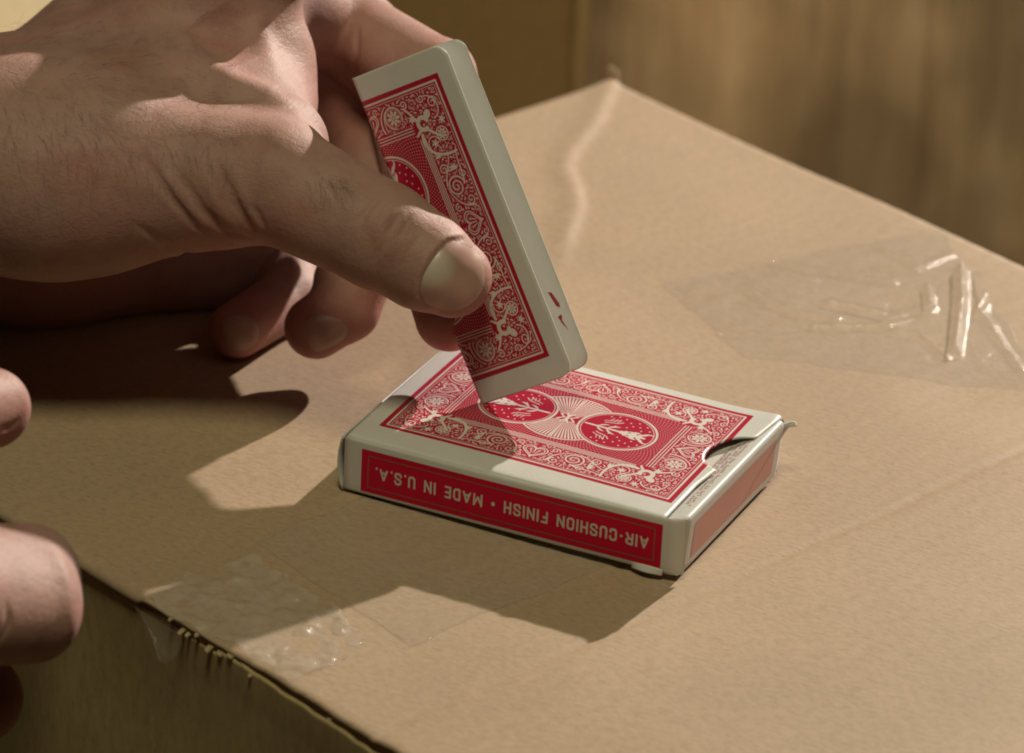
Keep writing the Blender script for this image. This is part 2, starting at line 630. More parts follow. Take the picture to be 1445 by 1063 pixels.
def make_top():
    us = np.unique(np.r_[np.arange(U0, U0 + .006, .0008), np.arange(U0 + .006, 0.15, 0.0013), np.arange(0.15, U1, 0.006), U1])
    vs = np.unique(np.r_[np.arange(V0, V0 + .005, .0006), np.arange(V0 + .005, V1 - .006, 0.0013), np.arange(V1 - .006, V1 + .0001, .0007)])
    U, V = np.meshgrid(us, vs, indexing='ij')
    Ve = V.copy()
    # ragged torn edge at the front
    rag = smooth_noise(U + 1, U * 0 + 2, 0.006, 21, 3)
    torn = np.clip((U - 0.010) / 0.004, 0, 1)
    k = np.clip((V0 + 0.004 - V) / 0.004, 0, 1)
    Ve += k * torn * (0.0002 + 0.0006 * np.clip(rag + 0.1, 0, 2))
    Z = top_height(U, V)
    P = uvw(U, Ve, Z)
    return sheet('top_panel', P, M_CARD, carton, thick=0.0008)


make_top()
# front wall: behind the torn edge a dark slit opens between wall and top
def make_front():
    us = np.arange(U0, 0.22, 0.0012); us = np.r_[us, np.arange(0.22, U1, 0.01), U1]
    ws = np.r_[np.linspace(0, 0.012, 14), np.linspace(0.015, BH, 30)]
    U, Wd = np.meshgrid(us, ws, indexing='ij')
    tear = np.clip((U - 0.0095) / 0.006, 0, 1)
    rag = smooth_noise(U + 4, U * 0 + 7, 0.0052, 31, 3)
    spots = np.clip(smooth_noise(U + 9, U * 0 + 3, 0.0085, 44, 2) - 0.05, 0, 1) * np.exp(-((U - 0.03) / 0.02) ** 2)
    topw = -0.0031 * (1 - tear) - tear * (0.0014 + 0.0004 * np.clip(rag, -1, 1) + 0.0045 * spots)
    z = topw - Wd * (BH + topw) / BH
    z = np.minimum(topw, topw - Wd)
    z = np.maximum(z, -BH)
    out = -0.0004 * np.ones_like(U) - 0.0003 * np.clip(1 - Wd / 0.010, 0, 1) * tear
    out -= 0.0015 * smooth_noise(U + 2, Wd + 5, 0.05, 8, 2)
    P = uvw(U, V0 + 0.0006 + out, z)
    return sheet('front_panel', P, M_SIDE, carton, thick=0.0006, flip=True)


make_front()
# torn liner fibres along the slit
def torn_bits():
    rg = np.random.default_rng(12)
    V = []; F = []
    for k in range(18):
        u = rg.uniform(0.0115, 0.125)
        if u > .05 and rg.random() < .45: continue
        L = rg.uniform(.0008, .0026); w = rg.uniform(.0004, .0011)
        z = -rg.uniform(.0004, .0020)
        n = len(V)
        o = rg.uniform(.0002, .0012)
        a = uvw(u, V0 + .0008, z); b_ = uvw(u + L, V0 + .0008, z - rg.uniform(-.0005, .0007))
        c = uvw(u + L * .8, V0 - o, z - w); d = uvw(u + L * .15, V0 - o * rg.uniform(.4, 1), z - w * rg.uniform(.5, 1))
        up = np.array([0, 0, .0003])
        V += [a, b_, c, d, a - up, b_ - up, c - up, d - up]
        F += [(n, n + 1, n + 2, n + 3), (n + 7, n + 6, n + 5, n + 4), (n, n + 3, n + 7, n + 4), (n + 1, n + 5, n + 6, n + 2), (n + 3, n + 2, n + 6, n + 7), (n, n + 4, n + 5, n + 1)]
    o = link_mesh('torn_paper_fringe', V, F, M_CORR, carton, smooth=False)
    tag(o, kind='stuff')


torn_bits()
# side and back walls (unseen faces close the carton)
for nm, (ua, va, ub, vb) in {'side_panel': (U0, V0 + .003, U0, V1 - .003), 'back_panel': (U0 + .003, V1, U1 - .003, V1), 'end_panel': (U1, V1 - .003, U1, V0 + .003)}.items():
    t = np.linspace(0, 1, 12); w = np.linspace(-.0045, -BH, 12)
    T, Wd = np.meshgrid(t, w, indexing='ij')
    P = uvw(ua + (ub - ua) * T, va + (vb - va) * T, Wd)
    sheet(nm, P, M_SIDE, carton, thick=0.0028, flip=False)
# little folded ear standing at the far corner
pa = uvw(U0 + .001, V1 - .001, -.001)
ear = []
for i, s in enumerate(np.linspace(-1, 1, 7)):
    for j, h in enumerate(np.linspace(-.004, .0035, 6)):
        ear.append(pa + RIGHT * s * .0030 * (1 - .25 * max(h, 0) / .0035) + np.array([0, 0, h - .0012 * abs(s) ** 3]) + FWD * .0012 * s * s)
sheet('corner_ear', np.array(ear).reshape(7, 6, 3), M_CARD, carton, thick=.0012)


def tape_sheet(name, quad, nu, nv, hfun, mat, edge_rag=0.0, seed=1):
    """quad: four (u, v) corners; a film lying 0.15 mm over the box top plus hfun."""
    q = np.array(quad)
    s = np.linspace(0, 1, nu); t = np.linspace(0, 1, nv)
    S, T = np.meshgrid(s, t, indexing='ij')
    uv = ((1 - S) * (1 - T))[..., None] * q[0] + (S * (1 - T))[..., None] * q[1] + (S * T)[..., None] * q[2] + ((1 - S) * T)[..., None] * q[3]
    U, V = uv[..., 0], uv[..., 1]
    if edge_rag:
        k = np.minimum(np.minimum(S, 1 - S), np.minimum(T, 1 - T))
        r = np.exp(-k / .06) * edge_rag
        U = U + r * smooth_noise(U + 5, V + 5, .012, seed, 2); V = V + r * smooth_noise(U + 8, V + 2, .012, seed + 3, 2)
    Z = top_height(U, np.clip(V, V0, V1)) + 0.00018 + hfun(U, V, S, T)
    over = np.clip(V - (V1 - .001), 0, 1); Z -= 1.0 * over; V = np.minimum(V, V1 + .0008)
    P = uvw(U, V, Z)
    return sheet(name, P, mat, carton, thick=0.00006)


def bulge_line(U, V, pts, w, h):
    d, s = seg_dist(U, V, np.array(pts))
    return h * np.exp(-(d / w) ** 2)


PL = lambda *pp: [pix_uv(*p) for p in pp]


def loose_tape(U, V, S, T):
    h = np.zeros_like(U)
    for pts, w, hh in ((PL((1170, 428), (1250, 446), (1314, 436)), .0013, .0016), (PL((1150, 462), (1240, 462), (1310, 440)), .0011, .0014),
                       (PL((1308, 408), (1314, 438)), .0010, .0018), (PL((1356, 385), (1357, 430), (1348, 500)), .0013, .0030),
                       (PL((1375, 370), (1392, 425), (1380, 446)), .0011, .0024), (PL((1378, 345), (1410, 400), (1445, 455)), .0012, .0028),
                       (PL((1385, 342), (1430, 385), (1490, 425)), .0011, .0028), (PL((1390, 338), (1450, 375), (1500, 400)), .0010, .0022),
                       (PL((1335, 505), (1300, 475), (1262, 470)), .0011, .0010),
                       (PL((1050, 405), (1110, 440), (1180, 450)), .0016, .0006), (PL((1090, 370), (1160, 385), (1260, 400)), .0016, .0006),
                       (PL((1020, 470), (1100, 475), (1190, 465)), .0013, .0006), (PL((1240, 350), (1300, 380)), .0014, .0008),
                       (PL((1340, 365), (1290, 385), (1240, 380)), .0012, .0007), (PL((1385, 440), (1410, 480), (1440, 520)), .0012, .0008)):
        h = np.maximum(h, bulge_line(U, V, pts, w, hh))
    h += 0.00035 * np.clip(smooth_noise(U * .7 + V * .7 + 1, (V * .7 - U * .7) * .4 + 6, .009, 77, 3), 0, 1)
    return h


tape_sheet('packing_tape', PL((940, 395), (1130, 350), (1385, 330), (1385, 332))[:0] + [pix_uv(935, 398), pix_uv(1052, 502), pix_uv(1500, 560), pix_uv(1322, 326)], 260, 220, loose_tape, M_TAPE2, .0012, 61)


crinkle = 1.0


def flat_tape(U, V, S, T):
    return 0.00016 * np.clip(smooth_noise(U + 4, V + 9, .010, 91, 3), -.3, 1) + crinkle * 0.00075 * np.clip(smooth_noise(U * .8 + V * .5 + 4, V * .8 - U * .5 + 9, .0036, 55, 2), -.2, 1.2)


t1 = tape_sheet('packing_tape', [(0.0075, V0 + .001), (0.0605, V0 + .001), (0.0595, -.0420), (0.0080, -.0360)], 150, 100, flat_tape, M_TAPE3, .002, 23)
crinkle = 0.0
t2 = tape_sheet('packing_tape', [(0.0045, -.034), (0.0660, -.037), (0.0670, 0.055), (0.0050, 0.055)], 90, 90, flat_tape, M_TAPE, .0012, 29)
# strip of film hanging over the torn edge
S, T = np.meshgrid(np.linspace(0, 1, 24), np.linspace(0, 1, 10), indexing='ij')
U = 0.0085 + .018 * S + .010 * T * (1 - S); Wd = -.0016 - .0065 * T * (0.35 + np.sin(np.pi * np.clip(S * .9 + .1, 0, 1)))
P = uvw(U, V0 - .0022 - .0012 * np.sin(S * 5) * T - .001 * T, Wd)
sheet('tape_flap', P, M_TAPE2, carton, thick=.00008, flip=True)

# ------------------------------------------------------------------ tuck box
TL, TW, TH = 0.0905, 0.0636, 0.01645
tuck = empty('playing_card_box', (TL / 2, TW / 2, 0), 'red and white playing card box lying flat with its worn tuck end open', 'card box')
FX0, FX1, FY0, FY1 = .0051, .0836, .0082, .0597


def bow(x, y):
    fx = np.clip(np.sin(np.pi * np.clip((x + .004) / (TL - .004), 0, 1)), 0, 1)
    fy = np.clip(np.sin(np.pi * np.clip((y - .002) / (TW - .004), 0, 1)), 0, 1)
    return .0011 * fx ** .8 * fy ** .8


def lid_edge(y):
    """x of the top panel's open edge, with the half-moon thumb notch."""
    y = np.asarray(y, float)
    e = .0853 + .0050 * np.clip((y - .020) / .043, 0, 1)
    d = (y - .0392) / .0096
    notch = .0066 * np.sqrt(np.clip(1 - d * d, 0, 1))
    return e - notch


def top_z(x, y):
    z = TH + bow(x, y)
    # front fold rolls down behind the front panel
    e = np.clip((.0022 - y) / .0016, 0, 1)
    z = z - .0009 * (1 - np.sqrt(np.clip(1 - e * e, 0, 1)))
    e = np.clip((y - (TW - .0012)) / .0012, 0, 1)
    z = z - .0011 * (1 - np.sqrt(np.clip(1 - e * e, 0, 1)))
    e = np.clip((.0010 - x) / .0010, 0, 1)
    z = z - .0008 * (1 - np.sqrt(np.clip(1 - e * e, 0, 1)))
    # the open end lifts a little towards the far corner
    lift = np.clip((x - .074) / .016, 0, 1) ** 2 * np.clip((y - .030) / .034, 0, 1)
    return z + .0009 * lift


def make_tuck_top():
    ys = np.unique(np.r_[np.linspace(.0006, .0024, 8), np.linspace(.0024, .0285, 22), np.linspace(.0285, .0490, 50), np.linspace(.049, TW - .0013, 12), np.linspace(TW - .0013, TW, 6)])
    ss = np.unique(np.r_[np.linspace(0, .014, 6), np.linspace(.014, 1, 70)])
    S, Y = np.meshgrid(ss, ys, indexing='ij')
    X = .0001 + S * (lid_edge(Y) - .0001)
    Z = top_z(X, Y)
    # the torn far corner curls down
    cu = np.clip((X - .0885) / .002, 0, 1) * np.clip((Y - .0570) / .006, 0, 1)
    Z = Z - .0014 * cu ** 2
    P = np.stack([X, Y, Z], -1)
    # printed face: long axis of the pattern runs along x; v along x, u along -y
    uv = np.stack([(FY1 - Y) / (FY1 - FY0), (X - FX0) / (FX1 - FX0)], -1).reshape(-1, 2)
    return sheet('top_panel', P, M_BACK, tuck, thick=.00042, uv=uv)


make_tuck_top()
# bottom and side walls
def wall(name, prof, mat, thick, flip=False):
    return sheet(name, prof, mat, tuck, thick=thick, flip=flip)


xs = np.unique(np.r_[np.linspace(0, .086, 40), np.linspace(.086, .0905, 12)])
zs = np.unique(np.r_[np.linspace(.0015, .0024, 5), np.linspace(.0024, TH - .0010, 9), np.linspace(TH - .0010, TH - .0002, 6)])
X, Z = np.meshgrid(xs, zs, indexing='ij')
rise = np.clip((X - .060) / .03, 0, 1)
Y = np.zeros_like(X)
k = np.clip((X - .0868) / .0037, 0, 1)
Y += .0022 * k * k                                             # rounded corner at the lid end
Y += .0006 * (np.clip((.0024 - Z) / .0009, 0, 1)) ** 2          # bottom fold rolls under
Y += .00035 * (np.clip((Z - (TH - .0010)) / .0008, 0, 1)) ** 2
Y -= .0003 * np.sin(np.pi * X / TL) * np.sin(np.pi * Z / TH)
Zr = Z + .0006 * rise * (Z / TH) - .0003 * (1 - X / TL)
front = sheet('front_panel', np.stack([X, Y, Zr], -1), M_WHITE, tuck, thick=.00042)


def front_y(x, z):
    return -.0003 * math.sin(math.pi * x / TL) * math.sin(math.pi * z / TH)


def on_front(name, mat, rects, off, parent):
    V = []; F = []
    for (x0, x1, z0a, z1a, z0b, z1b) in rects:
        n = 30; b0 = len(V)
        for i in range(n + 1):
            t = i / n; x = x0 + (x1 - x0) * t
            for j in range(5):
                z = (z0a + (z0b - z0a) * t) * (1 - j / 4) + (z1a + (z1b - z1a) * t) * j / 4
                V.append((x, front_y(x, z) - off, z))
        for i in range(n):
            for j in range(4):
                F.append((b0 + i * 5 + j, b0 + (i + 1) * 5 + j, b0 + (i + 1) * 5 + j + 1, b0 + i * 5 + j + 1))
    return link_mesh(name, V, F, mat, parent)


PX0, PX1 = .00476, .0852
lo0, hi0, lo1, hi1 = .00229, .01393, .00305, .01487
band = on_front('red_band', M_RED, [(PX0, PX1, lo0, hi0, lo1, hi1)], .00005, front)


def lerp_lo(x): t = (x - PX0) / (PX1 - PX0); return lo0 + (lo1 - lo0) * t
def lerp_hi(x): t = (x - PX0) / (PX1 - PX0); return hi0 + (hi1 - hi0) * t


i_ = .0014; w_ = .00026
xa, xb = PX0 + i_ + .0004, PX1 - i_ - .0004
rects = [(xa, xb, lerp_lo(xa) + i_, lerp_lo(xa) + i_ + w_, lerp_lo(xb) + i_, lerp_lo(xb) + i_ + w_),
         (xa, xb, lerp_hi(xa) - i_ - w_, lerp_hi(xa) - i_, lerp_hi(xb) - i_ - w_, lerp_hi(xb) - i_),
         (xa, xa + w_, lerp_lo(xa) + i_ + w_, lerp_hi(xa) - i_ - w_, lerp_lo(xa) + i_ + w_, lerp_hi(xa) - i_ - w_),
         (xb - w_, xb, lerp_lo(xb) + i_ + w_, lerp_hi(xb) - i_ - w_, lerp_lo(xb) + i_ + w_, lerp_hi(xb) - i_ - w_)]
on_front('border_line', M_LINE, rects, .00009, front)

# ---- lettering: condensed capitals drawn as strokes of constant width (upside down, as printed)
GL = {
    'A': ([[(0, 0), (.5, 1), (1, 0)], [(.2, .30), (.8, .30)]], .62), 'I': ([[(0, 0), (0, 1)]], .0),
    'R': ([[(0, 0), (0, 1), (.6, 1), (.95, .88), (1, .74), (.95, .6), (.6, .5), (0, .5)], [(.55, .5), (1, 0)]], .52),
    'C': ([[(1, .70), (1, .84), (.8, 1), (.2, 1), (0, .84), (0, .16), (.2, 0), (.8, 0), (1, .16), (1, .30)]], .50),
    'U': ([[(0, 1), (0, .16), (.2, 0), (.8, 0), (1, .16), (1, 1)]], .50),
    'S': ([[(1, .74), (1, .86), (.8, 1), (.2, 1), (0, .86), (0, .68), (.15, .58), (.85, .42), (1, .32), (1, .14), (.8, 0), (.2, 0), (0, .14), (0, .26)]], .50),
    'H': ([[(0, 0), (0, 1)], [(1, 0), (1, 1)], [(0, .5), (1, .5)]], .50),
    'O': ([[(0, .16), (0, .84), (.2, 1), (.8, 1), (1, .84), (1, .16), (.8, 0), (.2, 0), (0, .16)]], .50),
    'N': ([[(0, 0), (0, 1), (1, 0), (1, 1)]], .54), 'F': ([[(0, 0), (0, 1), (1, 1)], [(0, .52), (.8, .52)]], .46),
    'M': ([[(0, 0), (0, 1), (.5, .2), (1, 1), (1, 0)]], .68), 'D': ([[(0, 0), (0, 1), (.65, 1), (1, .82), (1, .18), (.65, 0), (0, 0)]], .50),
    'E': ([[(1, 0), (0, 0), (0, 1), (1, 1)], [(0, .52), (.85, .52)]], .44), '-': ([[(0, .42), (1, .42)]], .22), '.': ([[(0, .0), (0.05, .0)]], .05),
}


def letter_polys(text, height, stroke_w, gap, space):
    polys = []; x = 0.0
    h = height - stroke_w
    for chh in text:
        if chh == ' ':
            x += space; continue
        if chh == '•':
            r = height * .17
            polys.append([(x + r + r * math.cos(a), height * .5 + r * math.sin(a)) for a in np.linspace(0, 2 * math.pi, 20)[:-1]])
            x += 2 * r + gap; continue
        strokes, w = GL[chh]
        w *= height
        for st in strokes:
            pts = [np.array((x + stroke_w / 2 + p[0] * w, stroke_w / 2 + p[1] * h)) for p in st]
            for a, b_ in zip(pts[:-1], pts[1:]):
                d = b_ - a; L = np.linalg.norm(d)
                if L < 1e-9: continue
                d /= L; n = np.array((-d[1], d[0])) * stroke_w / 2
                e = d * stroke_w * (.5 if len(st) == 2 and (abs(d[0]) < .01 or abs(d[1]) < .01) else .30)
                if chh in 'AHF-' and len(st) == 2 and abs(d[0]) > .9: e = d * 0
                if chh in 'MN': e = d * stroke_w * .12
                if chh in 'AMN' or (len(st) == 2 and abs(d[0]) < .01): e = d * stroke_w * .5 if abs(d[0]) < .01 else d * stroke_w * .2
                polys.append([tuple(a - e - n), tuple(b_ + e - n), tuple(b_ + e + n), tuple(a - e + n)])
        x += w + stroke_w + gap
    return polys, x - gap


LH = .00335
polys, Wt = letter_polys('AIR-CUSHION FINISH • MADE IN U.S.A.', LH, .00058, .00066, .0021)
TX0, TX1 = .0818, .0086                        # the A of AIR stands at the right, upside down
V = []; F = []
for k, poly in enumerate(polys):
    b0 = len(V)
    for (lx, ly) in poly:
        x = TX0 + (TX1 - TX0) * lx / Wt
        mid = (lerp_lo(x) + lerp_hi(x)) / 2
        z = mid + LH / 2 - ly
        V.append((x, front_y(x, z) - .00009 - 4e-7 * (k % 7), z))
    F.append(tuple(range(b0, b0 + len(poly))))
lett = link_mesh('lettering', V, F, M_LETTER, front, smooth=False)

# left end panel bulges out and shows past the front
ys = np.linspace(.0002, TW - .0004, 24); zs = np.linspace(.0010, TH - .0006, 14)
Y, Z = np.meshgrid(ys, zs, indexing='ij')
X = -.0003 - .0017 * np.sin(np.pi * np.clip((Z - .0005) / TH, 0, 1)) ** .7 * np.cos(np.pi * .5 * np.clip(Y / TW, 0, 1))
sheet('end_panel', np.stack([X, Y, Z], -1), M_WHITE, tuck, thick=.0004, flip=True)
ys = np.linspace(.0006, TW - .0006, 4)
xs = np.linspace(.0006, TL - .001, 4)
Xb, Yb = np.meshgrid(xs, ys, indexing='ij')
sheet('bottom_panel', np.stack([Xb, Yb, np.full_like(Xb, .0022)], -1), M_WHITE, tuck, thick=.0004)
zs = np.linspace(.0010, TH - .0014, 4)
Xb, Zb = np.meshgrid(xs, zs, indexing='ij')
sheet('back_panel', np.stack([Xb, np.full_like(Xb, TW - .0003), Zb], -1), M_WHITE, tuck, thick=.0004, flip=True)

# tuck lid: runs from under the top panel over the fold and down the end
def lid_profile(s, y):
    """s 0..1: inside -> fold -> bottom of the end wall."""
    ex = TL + .0007 * np.clip(y / TW, 0, 1)
    zt = TH + .0002 + .0009 * np.clip(y / TW, 0, 1) * 0
    r = .0011
    pts = [(ex - .0150, TH - .0026), (ex - .0075, TH - .0021), (ex - .0030, zt - .0004), (ex - r, zt)]
    for a in np.linspace(80, 10, 6): pts.append((ex - r + r * math.cos(math.radians(a)), zt - r + r * math.sin(math.radians(a))))
    pts += [(ex - .0001, zt - .0030), (ex - .0005, TH * .5), (ex - .0008, .0042), (ex - .0012, .0012)]
    pts = np.array(pts)
    L = np.r_[0, np.cumsum(np.hypot(*np.diff(pts, axis=0).T))]
    q = s * L[-1]
    return np.interp(q, L, pts[:, 0]), np.interp(q, L, pts[:, 1])


ys = np.unique(np.r_[np.linspace(.0019, .0045, 6), np.linspace(.0045, TW - .0052, 26), np.linspace(TW - .0052, TW - .0028, 6)])
ss = np.linspace(0, 1, 70)
P = np.zeros((len(ys), len(ss), 3))
for i, y in enumerate(ys):
    x, z = lid_profile(ss, y)
    e = np.clip((.0045 - y) / .0026, 0, 1)
    P[i, :, 0] = x - .0011 * e * e; P[i, :, 1] = y; P[i, :, 2] = z - .0004 * e * e * (ss < .55)
lid = sheet('tuck_flap', P, M_WHITE, tuck, thick=.00040, flip=True)

# faded salmon panel printed on the end, following the lid's profile
def on_lid(name, mat, y0, y1, s0, s1, n, mm, off, parent):
    V = np.zeros((n, mm, 3))
    for i, y in enumerate(np.linspace(y0, y1, n)):
        s = np.linspace(s0, s1, mm)
        x, z = lid_profile(s, y)
        x2, z2 = lid_profile(s + 1e-3, y)
        d = np.stack([x2 - x, z2 - z], -1); d /= np.linalg.norm(d, axis=-1, keepdims=True)
        V[i, :, 0] = x - d[:, 1] * off; V[i, :, 1] = y; V[i, :, 2] = z + d[:, 0] * off
    return sheet(name, V, mat, parent, flip=True)


on_lid('salmon_panel', M_SALMON, .0075, TW - .0065, .605, .925, 20, 8, .00006, lid)
# rows of tiny faded print on the flap
V = []; F = []
rg = np.random.default_rng(5)
_sg = np.linspace(0, .6, 400)


def lid_at(x, y):
    gx, gz = lid_profile(_sg, y)
    k = int(np.argmax(gx[:300] > x))
    return gz[k]


for row, (xr, ya, yb) in enumerate(((.0878, .0095, .056), (.0866, .011, .050), (.0852, .030, .047), (.0840, .031, .046))):
    y = ya
    while y < yb:
        wln = rg.uniform(.0006, .0010)
        if rg.random() < .16: y += .0010
        for q in range(3):
            x0 = xr + (0, 0, .00038)[q] - .00045; x1 = x0 + (.0009, .00016, .00016)[q] * rg.uniform(.7, 1)
            yy0 = y + (0, .0002, 0)[q]; yy1 = yy0 + (.00020, wln * .7, wln * .6)[q]
            if q and rg.random() < .35: x0 += .0004; x1 += .0004
            b0 = len(V)
            for (xx, yy) in ((x0, yy0), (x1, yy0), (x1, yy1), (x0, yy1)):
                V.append((xx, yy, lid_at(xx, yy) + .00007 + .00001 * q))
            F.append((b0, b0 + 1, b0 + 2, b0 + 3))
        y += wln + .0002
fp = link_mesh('faded_print', V, F, M_PALE, lid, smooth=False)
tag(fp, kind='stuff')
# torn side ear curling out at the far corner
pts = np.array([(.0898, .0615), (.0912, .0628), (.0922, .0638), (.0931, .0639), (.0937, .0634), (.0940, .0627)])
S = np.linspace(0, 1, 16)
pp = np.stack([np.interp(S, np.linspace(0, 1, 6), pts[:, k]) for k in range(2)], 1)
P = np.zeros((16, 8, 3))
for i in range(16):
    for j in range(8):
        t = j / 7
        P[i, j] = (pp[i, 0] - .003 * t, pp[i, 1] + .0004 * t, TH - .0014 + .0007 * math.sin(S[i] * 3) - (.0125 - .0112 * min(1, S[i] * 1.6)) * t)
sheet('side_flap', P, M_WHITE, tuck, thick=.0004)
P = np.zeros((6, 6, 3))
for i in range(6):
    for j in range(6):
        P[i, j] = (.0778 + .0016 * i, -.0001 - .0010 * math.sin(i / 5 * math.pi) * (1 - j / 5), .0011 + .00032 * j + .0003 * math.sin(i / 5 * math.pi))
sheet('peeled_edge', P, M_WHITE, tuck, thick=.0002)

# ------------------------------------------------------------------ folded card in the hand
CF = np.array([[-22.394, 42.81, 90.33], [1.119, 44.701, 104.419], [46.081, 32.261, 31.052], [22.567, 30.37, 16.963]]) / 1000  # TL TR BR BL of the front half
ax_v = CF[0] - CF[3]; CH = np.linalg.norm(ax_v); ax_v /= CH
ax_u = CF[2] - CF[3]; CWF = np.linalg.norm(ax_u); ax_u /= CWF
ax_n = np.cross(ax_u, ax_v)
mat_card = Matrix.Translation(Vector(CF[3]))
card = empty('folded_card', tuple(CF[3]), 'red backed playing card folded lengthwise and pinched between thumb and fingers', 'playing card')
ang = math.radians(14.0); CWR = .0298


def half(name, width, angle, off, mat, uvf, side, sharp=0.0):
    nu, nv = 26, 60
    rad = .0034
    ca, sa = math.cos(angle), math.sin(angle)
    P = np.zeros((nu, nv, 3)); UV = np.zeros((nu, nv, 2))
    for j, b_ in enumerate(np.r_[np.linspace(0, rad, 9), np.linspace(rad, CH - rad, 44)[1:-1], np.linspace(CH - rad, CH, 9)]):
        c = min(b_, CH - b_)
        wmax = width if c >= rad else width - rad + math.sqrt(max(0, rad * rad - (rad - c) ** 2))
        for i in range(nu):
            a = wmax * i / (nu - 1)
            bend = .0016 * math.sin(math.pi * a / width) * side + .0012 * math.sin(math.pi * b_ / CH) * (a / width) ** 2 * side
            P[i, j] = CF[3] + ax_v * b_ + ax_u * (a * ca) + ax_n * (-a * sa + off + bend)
            UV[i, j] = uvf(a, b_)
    return sheet(name, P, mat, card, thick=.00028, uv=UV.reshape(-1, 2))


# printed frame: 4.3 mm margin at the right and 5.2 mm at top and bottom; the fold lies on the pattern's centre line
fw = CWF - .0044
half('printed_half', CWF, 0.0, 0.0, M_BACK, lambda a, b_: (0.5 + 0.5 * a / fw, (b_ - .0060) / (CH - .0122)), .35)
rear = half('face_half', CWR, ang, -.0004, M_WHITE, lambda a, b_: (0, 0), -.06)
# the cut-off index of the face shows at the edge
ca, sa = math.cos(ang), math.sin(ang)
for shp in ([(.0261, .0205), (.0268, .0165), (.0276, .0158), (.0278, .0168), (.0270, .0200)], [(.0262, .0138), (.0271, .0142), (.0273, .0137), (.0269, .0128), (.0275, .0098), (.0266, .0120)]):
    V = []
    for a, b_ in shp:
        bend = -.06 * (.0016 * math.sin(math.pi * a / CWR) + .0012 * math.sin(math.pi * b_ / CH) * (a / CWR) ** 2)
        V.append(CF[3] + ax_v * b_ + ax_u * (a * ca) + ax_n * (-a * sa - .0004 + bend + .00007))
    link_mesh('index_mark', V, [tuple(range(len(V)))], M_PIP, rear, smooth=False)

# ------------------------------------------------------------------ hands: signed distance fields meshed by surface nets
def smin(a, b, k):
    h = np.clip(0.5 + 0.5 * (b - a) / k, 0, 1)
    return b + (a - b) * h - k * h * (1 - h)


def smax(a, b, k):
    return -smin(-a, -b, k)


def cone(P, a, b, ra, rb):
    a = np.asarray(a); b = np.asarray(b)
    ab = b - a
    t = np.clip(((P - a) @ ab) / (ab @ ab), 0, 1)
    return np.linalg.norm(P - a - t[..., None] * ab, axis=-1) - (ra + (rb - ra) * t)


